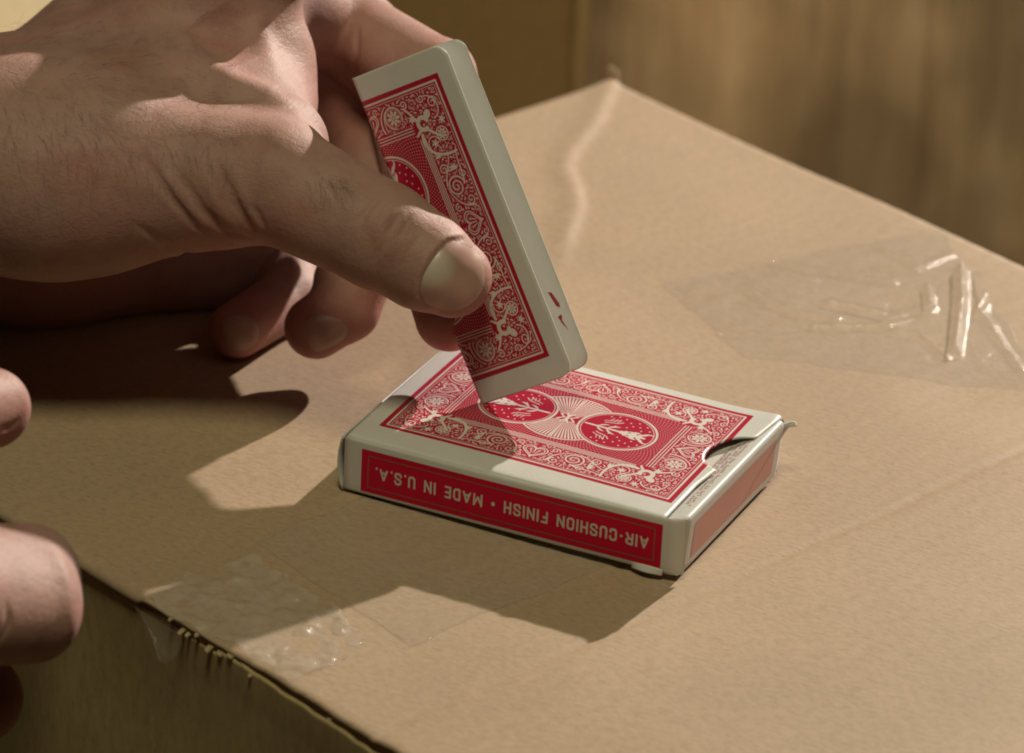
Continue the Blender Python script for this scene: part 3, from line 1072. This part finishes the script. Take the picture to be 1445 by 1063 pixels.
class Hand:
    """parts: palm = list of cones (k blend); fingers = list of chains."""
    def __init__(self, palm, fingers, kp=.012, kb=.0012):
        self.kb = kb
        J = lambda p: at(p[0], p[1], p[2])
        self.palm = [(J(a), J(b), a[3] / 1000, b[3] / 1000) for a, b in palm]
        self.fingers = []
        for ch_, kr in fingers:
            self.fingers.append(([(J(a), J(b), a[3] / 1000, b[3] / 1000) for a, b in zip(ch_[:-1], ch_[1:])], kr))
        self.kp = kp
        self.lines = []          # (polyline 3D, width, height)

    def base(self, P):
        d = None
        for c in self.palm:
            x = cone(P, *c)
            d = x if d is None else smin(d, x, self.kp)
        out = d
        for ch_, kr in self.fingers:
            f = None
            for c in ch_:
                x = cone(P, *c)
                f = x if f is None else smin(f, x, .0022)
            e = f if d is None else smin(d, f, kr)
            out = e if out is None else smin(out, e, self.kb)
        return out

    def full(self, P):
        d = self.base(P)
        for pts, w, h in self.lines:
            lo = pts.min(0) - 4 * w; hi = pts.max(0) + 4 * w
            m_ = np.all((P > lo) & (P < hi), axis=-1)
            if not m_.any(): continue
            Q = P[m_]
            best = np.full(len(Q), 9.0); par = np.zeros(len(Q))
            n = len(pts) - 1
            for i in range(n):
                a, b_ = pts[i], pts[i + 1]; ab = b_ - a
                t = np.clip(((Q - a) @ ab) / (ab @ ab + 1e-18), 0, 1)
                x = np.linalg.norm(Q - a - t[:, None] * ab, axis=-1)
                k = x < best
                best = np.where(k, x, best); par = np.where(k, (i + t) / n, par)
            taper = np.clip(np.sin(np.pi * np.clip(par, .02, .98)), 0, 1) ** .5 if n > 0 else 1
            d[m_] -= h * taper * np.exp(-(best / w) ** 2)
        return d

    def hit(self, px, py, t0=130):
        o = at(px, py, t0); dr = at(px, py, t0 - 1) - o; dr /= np.linalg.norm(dr)
        s = 0.0
        for _ in range(90):
            d = float(self.base((o + dr * s)[None])[0])
            s += d * .9
            if d < 2e-5: break
            if s > .4: return None
        return o + dr * s

    def line(self, pix, w, h):
        n = len(pix)
        q = np.linspace(0, n - 1, (n - 1) * 4 + 1)
        pts = [self.hit(np.interp(x, range(n), [p[0] for p in pix]), np.interp(x, range(n), [p[1] for p in pix])) for x in q]
        pts = [p for p in pts if p is not None]
        if len(pts) > 1: self.lines.append((np.array(pts), w / 1000, h / 1000))

    def spot(self, px, py, w, h):
        p = self.hit(px, py)
        if p is not None: self.lines.append((np.array([p, p + 1e-6]), w / 1000, h / 1000))

    def mesh(self, lo, hi, res, clip=None):
        """lo/hi in view axes (right, up, toward) about at(722.5,531.5,0)."""
        O = at(722.5, 531.5, 0); A = np.stack([RIGHT, UP, -FWD])
        n = [int((hi[k] - lo[k]) / res) + 1 for k in range(3)]
        ax = [lo[k] + res * np.arange(n[k]) for k in range(3)]
        D = np.empty(n, np.float64)
        for i, x in enumerate(ax[0]):
            Yg, Zg = np.meshgrid(ax[1], ax[2], indexing='ij')
            Pw = O + x * A[0] + Yg[..., None] * A[1] + Zg[..., None] * A[2]
            D[i] = self.base(Pw)
        for ax_ in range(3):
            for e_ in (0, -1):
                sl = [slice(None)] * 3; sl[ax_] = e_
                D[tuple(sl)] = np.maximum(D[tuple(sl)], res * .3)
        ins = D < 0
        c = [ins[i:n[0] - 1 + i, j:n[1] - 1 + j, k:n[2] - 1 + k] for i in (0, 1) for j in (0, 1) for k in (0, 1)]
        cnt = sum(x.astype(np.int8) for x in c)
        act = (cnt > 0) & (cnt < 8)
        idx = -np.ones(act.shape, np.int64); idx[act] = np.arange(act.sum())
        I = np.argwhere(act)
        # vertex = mean of the edge crossings
        acc = np.zeros((len(I), 3)); num = np.zeros(len(I))
        cor = [(i, j, k) for i in (0, 1) for j in (0, 1) for k in (0, 1)]
        for p in cor:
            for q in cor:
                if sum(abs(a - b) for a, b in zip(p, q)) != 1 or p > q: continue
                dp = D[I[:, 0] + p[0], I[:, 1] + p[1], I[:, 2] + p[2]]; dq = D[I[:, 0] + q[0], I[:, 1] + q[1], I[:, 2] + q[2]]
                mk = (dp < 0) != (dq < 0)
                t = np.where(mk, dp / np.where(mk, dp - dq, 1), 0)
                pos = np.array(p)[None] + t[:, None] * (np.array(q) - np.array(p))[None]
                acc += pos * mk[:, None]; num += mk
        V = (I + acc / num[:, None]) * res + np.array(lo)
        V = O + V @ A
        faces = []
        for a in range(3):
            b_, c_ = (a + 1) % 3, (a + 2) % 3
            s0 = [slice(None)] * 3; s1 = [slice(None)] * 3
            s0[a] = slice(0, n[a] - 1); s1[a] = slice(1, n[a])
            e = ins[tuple(s0)] != ins[tuple(s1)]
            E_ = np.argwhere(e)
            E_ = E_[(E_[:, b_] > 0) & (E_[:, c_] > 0) & (E_[:, b_] < n[b_] - 1) & (E_[:, c_] < n[c_] - 1)]
            out = ins[tuple(s0)][tuple(E_.T)]
            def cell(db, dc):
                Q = E_.copy(); Q[:, b_] += db; Q[:, c_] += dc
                return idx[Q[:, 0], Q[:, 1], Q[:, 2]]
            q = np.stack([cell(-1, -1), cell(0, -1), cell(0, 0), cell(-1, 0)], 1)
            q = np.where(out[:, None], q, q[:, ::-1])
            faces.append(q)
        Fq = np.concatenate(faces)
        Fq = Fq[(Fq >= 0).all(1)]
        # one linear subdivision, then every vertex slides onto the detailed surface
        ed = np.concatenate([Fq[:, [0, 1]], Fq[:, [1, 2]], Fq[:, [2, 3]], Fq[:, [3, 0]]])
        es = np.sort(ed, 1); key = es[:, 0] * (len(V) + 1) + es[:, 1]
        uk, inv = np.unique(key, return_inverse=True)
        first = np.zeros(len(uk), np.int64); first[inv] = np.arange(len(key))
        em = (V[es[first, 0]] + V[es[first, 1]]) / 2
        fc = V[Fq].mean(1)
        nV, nE, nF = len(V), len(uk), len(Fq)
        e4 = inv.reshape(4, nF).T + nV
        fi = np.arange(nF) + nV + nE
        F2 = np.concatenate([np.stack([Fq[:, k], e4[:, k], fi, e4[:, (k + 3) % 4]], 1) for k in range(4)])
        V = np.concatenate([V, em, fc])
        for it in range(4):
            d = self.full(V)
            h = 1e-4
            g = np.stack([self.full(V + np.eye(3)[k] * h) - d for k in range(3)], 1) / h
            g2 = (g * g).sum(1, keepdims=True)
            V = V - np.clip(d[:, None] / np.maximum(g2, .2), -.0012, .0012) * g
        return V, F2


# ---- skin
def skin_mat(name):
    m, nt, b = new_mat(name)
    v = coords(nt, 'Object')
    n1 = noise(nt, v, 32, 4)
    n2 = noise(nt, v, 150, 4, .6)
    n3 = noise(nt, v, 900, 4, .6)
    vor = nd(nt, 'ShaderNodeTexVoronoi', feature='DISTANCE_TO_EDGE')
    vor.inputs['Scale'].default_value = 1050
    nt.links.new(mix(nt, .12, v, nd(nt, 'ShaderNodeTexNoise').outputs['Color']), vor.inputs['Vector']) if False else nt.links.new(v, vor.inputs['Vector'])
    c = ramp(nt, n1, [(.28, (.33, .185, .15)), (.50, (.385, .236, .20)), (.72, (.41, .205, .18))])
    c2 = ramp(nt, n2, [(.25, (.80, .70, .70)), (.5, (1, 1, 1)), (.78, (1.08, 1.05, 1.02))])
    c = mix(nt, .8, c, c2, 'MULTIPLY')
    at_ = nd(nt, 'ShaderNodeAttribute', attribute_name='flush')
    c = mix(nt, at_.outputs['Fac'], c, (.42, .145, .115))
    nt.links.new(c, b.inputs['Base Color'])
    b.inputs['Roughness'].default_value = .58
    b.inputs['Specular IOR Level'].default_value = .30
    b.inputs['Subsurface Weight'].default_value = .30
    b.inputs['Subsurface Radius'].default_value = (.0036, .0013, .0007)
    b.inputs['Subsurface Scale'].default_value = 1.0
    vr = ramp(nt, vor.outputs['Distance'], [(0, (0, 0, 0)), (.25, (1, 1, 1))])
    vo2 = nd(nt, 'ShaderNodeTexVoronoi', feature='DISTANCE_TO_EDGE')
    vo2.inputs['Scale'].default_value = 430
    nt.links.new(coords(nt, 'Object', (1, .7, 1.25)), vo2.inputs['Vector'])
    vr2 = ramp(nt, vo2.outputs['Distance'], [(0, (0, 0, 0)), (.12, (1, 1, 1))])
    nb = bump(nt, vr, .12, .00022, bump(nt, vr2, .16, .00022))
    nb = bump(nt, n3, .36, .00033, nb)
    nb = bump(nt, n2, .25, .0009, nb)
    nt.links.new(nb, b.inputs['Normal'])
    return m


M_SKIN = skin_mat('skin')
m, nt, b = new_mat('fingernail')
v = coords(nt, 'Object')
nc = ramp(nt, noise(nt, v, 110, 3), [(.3, (.40, .235, .195)), (.7, (.46, .29, .24))])
pa_ = nd(nt, 'ShaderNodeAttribute', attribute_name='pale')
nt.links.new(mix(nt, pa_.outputs['Fac'], nc, (.58, .53, .47)), b.inputs['Base Color'])
b.inputs['Roughness'].default_value = .36
b.inputs['Subsurface Weight'].default_value = .2
b.inputs['Subsurface Radius'].default_value = (.002, .001, .0006)
b.inputs['Subsurface Scale'].default_value = 1.0
nt.links.new(bump(nt, noise(nt, v, 380, 3), .12, .0004), b.inputs['Normal'])
M_NAIL = m
m, nt, b = new_mat('arm_hair')
b.inputs['Base Color'].default_value = (.075, .045, .028, 1)
b.inputs['Roughness'].default_value = .5
M_HAIR = m

# joints: picture x, picture y, millimetres nearer than the card, radius in millimetres
PALM = [
    ((-170, 240, 0, 25), (120, 235, -2, 25)), ((-170, 205, -32, 27), (90, 195, -36, 25)),
    ((90, 195, -36, 25), (318, 45, -36, 14)), ((60, 215, -10, 24), (290, 165, -18, 16)),
    ((80, 265, 2, 19), (300, 255, 8, 14.5)), ((-170, 320, -70, 22), (60, 345, -74, 20)), ((60, 345, -74, 20), (303, 388, -84, 9)),
    ((60, 190, -60, 24), (300, -60, -62, 18)), ((300, -60, -62, 18), (345, -95, -66, 14)),
    ((260, 175, -22, 13), (372, 160, -20, 9.5)),
    ((262, 8, -38, 17), (384, -92, -28, 15)), ((225, -92, -50, 15), (320, -150, -50, 16)), ((318, 45, -36, 14), (370, 95, -34, 9.5)), ((370, 95, -34, 9.5), (386, 150, -30, 8)),  # first two cones rise out of frame, added to shade the hand's back
    ((100, 250, -70, 24), (330, 250, -92, 15)), ((330, 250, -92, 15), (340, 305, -95, 14)), ((340, 305, -95, 14), (430, 330, -104, 11)),
    ((300, 165, -18, 16), (392, 206, -3, 12)),
]
FINGERS = [
    # thumb
    ([(150, 255, 4, 17), (388, 256, 12, 15.0), (540, 334, 18.5, 13.0), (600, 370, 19, 11.7), (638, 392, 17.0, 9.8)], .008),
    # index
    ([(345, -10, -42, 13), (470, 38, -68, 11.2), (505, 46, -68, 10.4), (618, 108, -38, 9.6), (654, 232, -19, 8.4)], .006),
    # middle
    ([(340, -90, -66, 13), (575, 116, -72, 12), (606, 260, -33, 11.3), (608, 338, -19, 10), (634, 448, -11, 8.6)], .005),
    # ring
    ([(320, -60, -84, 13), (520, 200, -84, 11.5), (547, 290, -54, 11.5), (496, 400, -47, 9.4), (488, 434, -46, 8.6), (446, 462, -43, 8.2)], .005),
    # little
    ([(300, 0, -100, 12), (410, 300, -110, 10), (408, 420, -78, 8.2), (334, 466, -56, 7.4)], .005),
]
hand1 = Hand(PALM, FINGERS)
# web folds between thumb and palm, thumb joint creases, tendons, knuckles
for pix, w, h in (
    ([(205, 225), (241, 278), (278, 320), (322, 345)], 1.1, -1.1), ([(258, 252), (286, 297), (320, 328), (350, 337)], 1.1, -1.2),
    ([(312, 240), (331, 286), (356, 322)], 1.0, -1.1), ([(193, 318), (241, 350), (285, 366)], 1.2, -.7), ([(357, 290), (374, 322)], .8, -.7),
    ([(232, 240), (262, 295), (300, 334)], 1.7, .6), ([(286, 245), (310, 298), (340, 330)], 1.5, .6), ([(335, 250), (352, 296), (368, 326)], 1.4, .5),
    ([(506, 330), (514, 303), (540, 272)], .75, -.55), ([(543, 346), (549, 325), (562, 303)], .5, -.40), ([(563, 338), (570, 322), (580, 303)], .5, -.35),
    ([(566, 376), (578, 352), (594, 330)], .5, -.35), ([(524, 371), (532, 358), (545, 342)], .5, -.35), ([(492, 345), (500, 320), (520, 290)], .5, -.2),
    ([(528, 340), (540, 312), (560, 285)], 1.6, .4),
    ([(190, 25), (255, 52), (283, 90), (331, 116), (376, 130), (414, 158)], 3.6, 1.7),
    ([(355, 20), (374, 60), (384, 95)], 3.5, .9), ([(285, 20), (312, 60), (345, 85)], 6.5, -3.2),
    ([(504, 40), (503, 75), (499, 108)], 1.0, -1.3), ([(30, 140), (130, 130), (220, 150)], 3.5, .5), ([(20, 230), (150, 205), (240, 200)], 2.4, .35), ([(60, 90), (130, 180), (180, 230)], 1.2, .22),
):
    hand1.line(pix, w, h)

rgl = np.random.default_rng(3)
for k in range(26):                     # fine wrinkles over the thumb joint and the web
    x = rgl.uniform(430, 600); y = 262 + (x - 430) * .50 + rgl.uniform(-30, 40)
    l = rgl.uniform(8, 18)
    hand1.line([(x - .45 * l * .5, y + .5 * l), (x, y), (x + .45 * l * .5, y - .5 * l)], .35, -.14)
THUMB_NAIL = [(592, 411), (596, 392), (606, 373), (618, 357), (633, 343), (650, 340), (668, 346), (680, 358), (686, 376), (687, 396), (681, 414), (668, 430), (650, 440), (632, 442), (614, 437), (601, 429)]
hand1.line([(600, 432), (591, 415), (595, 392), (606, 371), (618, 354), (633, 340), (652, 337)], .6, -1.0)
hand1.line([(598, 436), (586, 416), (590, 390), (601, 368), (614, 350), (630, 335), (654, 331)], .9, .65)
V, F = hand1.mesh((-.155, -.004, -.118), (.002, .132, .046), .0011)
hroot = empty('hand', tuple(at(100, 250, -30)), 'large hand from the left pinching the folded card, thumbnail facing forward', 'hand')
skin1 = link_mesh('skin', V, F, M_SKIN, hroot)


def flush_attr(o, V, spots):
    a = np.zeros(len(V))
    for p, r, s in spots:
        a = np.maximum(a, s * np.exp(-(np.linalg.norm(V - p, axis=1) / r) ** 2))
    at_ = o.data.attributes.new('flush', 'FLOAT', 'POINT')
    at_.data.foreach_set('value', a.astype(np.float32))


J = lambda *p: at(*p)
flush_attr(skin1, V, [(J(640, 400, 12), .013, .55), (J(520, 400, 12), .013, .5), (J(545, 345, 22), .010, .25), (J(636, 470, -11), .014, .9), (J(448, 470, -43), .014, .8), (J(510, 450, -46), .014, .6),
                      (J(336, 470, -56), .014, .8), (J(470, 140, -66), .014, .7), (J(330, 340, 10), .016, .45), (J(470, 100, -60), .012, .6), (J(650, 120, -36), .010, .5), (J(60, 400, -60), .03, .5), (J(350, 100, -25), .012, .25)])


def nail(name, hand, outline, parent, off=.00035, pale=None):
    """A nail plate: the outline is filled radially and laid on the skin."""
    c = np.mean(outline, 0)
    ol = np.array(outline, float)
    m_ = len(ol)
    V = []; rings = 7
    q = np.linspace(0, m_, m_ * 3, endpoint=False)
    cl = np.r_[ol, ol[:1]]
    ring = np.stack([np.interp(q, range(m_ + 1), cl[:, k]) for k in range(2)], 1)
    # smooth the outline
    for _ in range(2): ring = (np.roll(ring, 1, 0) + 2 * ring + np.roll(ring, -1, 0)) / 4
    V.append(hand.hit(*c) - FWD * off)
    for r in range(1, rings + 1):
        f = r / rings
        for p in ring:
            h_ = hand.hit(*(c + (p - c) * f))
            if h_ is None: h_ = V[0]
            V.append(h_ - FWD * (off * (1 - 1.1 * f ** 5)))
    k = len(ring); F = []
    for i in range(k): F.append((0, 1 + (i + 1) % k, 1 + i))
    for r in range(rings - 1):
        a = 1 + r * k; b_ = a + k
        for i in range(k): F.append((a + i, a + (i + 1) % k, b_ + (i + 1) % k, b_ + i))
    V = np.array(V)
    o = link_mesh(name, V, F, M_NAIL, parent)
    if pale is not None:
        pc = hand.hit(*pale[:2])
        a = .8 * np.exp(-(np.linalg.norm(V - pc, axis=1) / (pale[2] / 1000)) ** 4)
        e = np.ones(len(V)); e[:] = 0
        e[1 + (rings - 1) * k:] = np.where(np.arange(k) / k > .36, .5, 0) * (np.arange(k) / k < .78)
        at2 = o.data.attributes.new('pale', 'FLOAT', 'POINT'); at2.data.foreach_set('value', np.maximum(a, e).astype(np.float32))
    return o


nail('nail', hand1, THUMB_NAIL, hroot, .0006, (612, 378, 5.0))
nail('nail', hand1, [(432, 452), (445, 444), (462, 444), (480, 450), (492, 462), (490, 476), (474, 488), (452, 498), (438, 496), (430, 476)], hroot, .0005)
nail('nail', hand1, [(312, 452), (330, 444), (350, 444), (364, 454), (368, 472), (362, 488), (346, 497), (326, 496), (314, 482)], hroot, .0005)

# hairs on the back of the hand
def hairs(hand, n, parent):
    rg = np.random.default_rng(8)
    cu = bpy.data.curves.new('arm_hair', 'CURVE')
    cu.dimensions = '3D'; cu.bevel_depth = .000024; cu.bevel_resolution = 0
    for k in range(n):
        px = rg.uniform(0, 330); py = rg.uniform(30, 235) if rg.random() < .8 else rg.uniform(150, 300)
        if rg.random() < .10: px, py = rg.normal(472, 14), rg.normal(262, 10)
        p = hand.hit(px, py)
        if p is None or (p - CAM) @ FWD > 1.27: continue
        e = 1e-4
        g = np.array([hand.base((p + np.eye(3)[i] * e)[None])[0] for i in range(3)]) - hand.base(p[None])[0]
        g /= np.linalg.norm(g) + 1e-12
        a = math.radians(rg.normal(-62, 20))
        d = RIGHT * math.cos(a) + UP * math.sin(a); d -= g * (d @ g); d /= np.linalg.norm(d)
        L = rg.uniform(.003, .0075)
        s = cu.splines.new('POLY'); s.points.add(4)
        bend = rg.normal(0, .25)
        sd = np.cross(g, d)
        for i in range(5):
            t = i / 4
            q = p + d * L * t + sd * L * bend * t * t + g * (L * .34 * math.sin(t * 2.2) * rg.uniform(.8, 1.1) + .0001)
            s.points[i].co = (*q, 1); s.points[i].radius = 1.0 - .75 * t
    cu.materials.append(M_HAIR)
    o = bpy.data.objects.new('arm_hair', cu); COL.objects.link(o)
    o.parent = parent
    bpy.context.view_layer.update()
    o.matrix_parent_inverse = parent.matrix_world.inverted()
    tag(o, kind='stuff')


hairs(hand1, 560, hroot)

# ---- fingertips of the other hand, at the left edge
hand2 = Hand([((-420, 800, 60, 26), (-300, 760, 70, 24)), ((-420, 900, 60, 24), (-300, 860, 70, 24))],
             [([(-330, 640, 96, 11), (-120, 594, 100, 10.6), (-14, 576, 78, 9.4)], .005),
              ([(-330, 830, 110, 15), (-100, 812, 112, 12), (42, 808, 86, 11.2)], .006),
              ([(-330, 880, 120, 15), (-100, 868, 122, 12), (44, 866, 97, 11.4)], .006),
              ([(-330, 880, 40, 12), (-150, 960, 60, 11), (-60, 985, 66, 11.4), (-34, 985, 66, 11)], .006)], kb=.010)
hand2.line([(78, 775), (98, 830), (100, 900)], 3.0, .8)
hand2.line([(0, 905), (12, 880), (10, 850)], 1.0, -.5)
hand2.line([(0, 606), (14, 604), (30, 590)], .9, -.6)
V2, F2 = hand2.mesh((-.200, -.108, .0), (-.080, .010, .145), .0013)
hroot2 = empty('hand', tuple(at(-200, 800, 60)), 'fingertips of a second hand reaching in at the left edge', 'hand')
skin2 = link_mesh('skin', V2, F2, M_SKIN, hroot2)
flush_attr(skin2, V2, [(J(0, 640, 84), .012, .7), (J(60, 930, 92), .014, .5), (J(0, 960, 66), .02, .8)])

# ------------------------------------------------------------------ what stands behind
floor = sheet('floor', np.array([[(x, y, -.92) for y in (-3, 6)] for x in (-5, 5)], float), cardboard('dusty_floor', (.20, .15, .09)))
tag(floor, kind='structure')


def view_panel(px0, px1, py0, py1, t, nu, nv, fn=None, slope=0.0):
    """an upright panel at a given distance, square to the line of sight in plan."""
    h = np.array([RIGHT[0], RIGHT[1], 0]); h /= np.linalg.norm(h)
    c = at((px0 + px1) / 2, (py0 + py1) / 2, t)
    s = (D0 - t / 1000) / FPX
    w = (px1 - px0) * s; ht = (py1 - py0) * s / .9
    P = np.zeros((nu, nv, 3)); g = np.array([FWD[0], FWD[1], 0]); g /= np.linalg.norm(g)
    for i in range(nu):
        for j in range(nv):
            a = (i / (nu - 1) - .5) * w; b_ = (j / (nv - 1) - .5) * ht
            P[i, j] = c + h * a + np.array([0, 0, b_]) + g * ((fn(a, b_) if fn else 0) + slope * a)
    return P


# plain carton left of the far corner
c1 = empty('cardboard_box', tuple(at(600, 900, -520)), 'plain dark brown carton blurred behind the far corner of the box', 'cardboard box')
P = view_panel(380, 806, -260, 700, -520, 20, 12, lambda a, b_: .004 * max(0, (abs(a) - .045) / .02) ** 2)
sheet('front_panel', P, M_FAR, c1, thick=.004)

m, nt, b = new_mat('stretch_wrap_over_cartons')
vs = coords(nt, 'Object', (1, 1, .14))
vd = coords(nt, 'Object', (1, 1, .8))
n1 = noise(nt, vs, 95, 5, .65); n2 = noise(nt, vd, 9, 3)
c = ramp(nt, n1, [(.25, (.52, .38, .26)), (.5, (.68, .52, .375)), (.75, (.86, .70, .56))])
c = mix(nt, .75, c, ramp(nt, n2, [(.38, (.45, .43, .40)), (.60, (1.4, 1.35, 1.3))]), 'MULTIPLY')
nt.links.new(c, b.inputs['Base Color'])
b.inputs['Roughness'].default_value = .42
nt.links.new(bump(nt, n1, .5, .004), b.inputs['Normal'])
M_WRAP = m
rgw = np.random.default_rng(2)
ph = rgw.uniform(0, 6.28, 30); fr = rgw.uniform(120, 900, 30); am = rgw.uniform(.0001, .0005, 30)
c2 = empty('wrapped_stack', tuple(at(1200, 900, -650)), 'blurred stack of brown goods under streaky stretch wrap at the back', 'wrapped stack')
P = view_panel(806, 1640, -260, 700, -640, 160, 30, lambda a, b_: float((am * np.sin(fr * a + ph + 9 * b_)).sum()), -.15)
sheet('stretch_wrap', P, M_WRAP, c2, thick=.003)
P = view_panel(800, 818, -260, 700, -600, 6, 8)
sheet('corner_board', P, M_FAR2, c2, thick=.006)

c3 = empty('cardboard_box', tuple(at(60, 60, -330)), 'pale brightly lit carton blurred beyond the wrist at top left', 'cardboard box')
Pc = on_z(90, 30, -.06)
P = np.array([[Pc + RIGHT * a + np.array([0, 0, 0]) + np.array([-.38, .85, 0]) * b_ for b_ in np.linspace(-.2, .25, 8)] for a in np.linspace(-.16, .10, 8)])
P[..., 2] = -.06
sheet('top_panel', P, M_FAR2, c3, thick=.004)
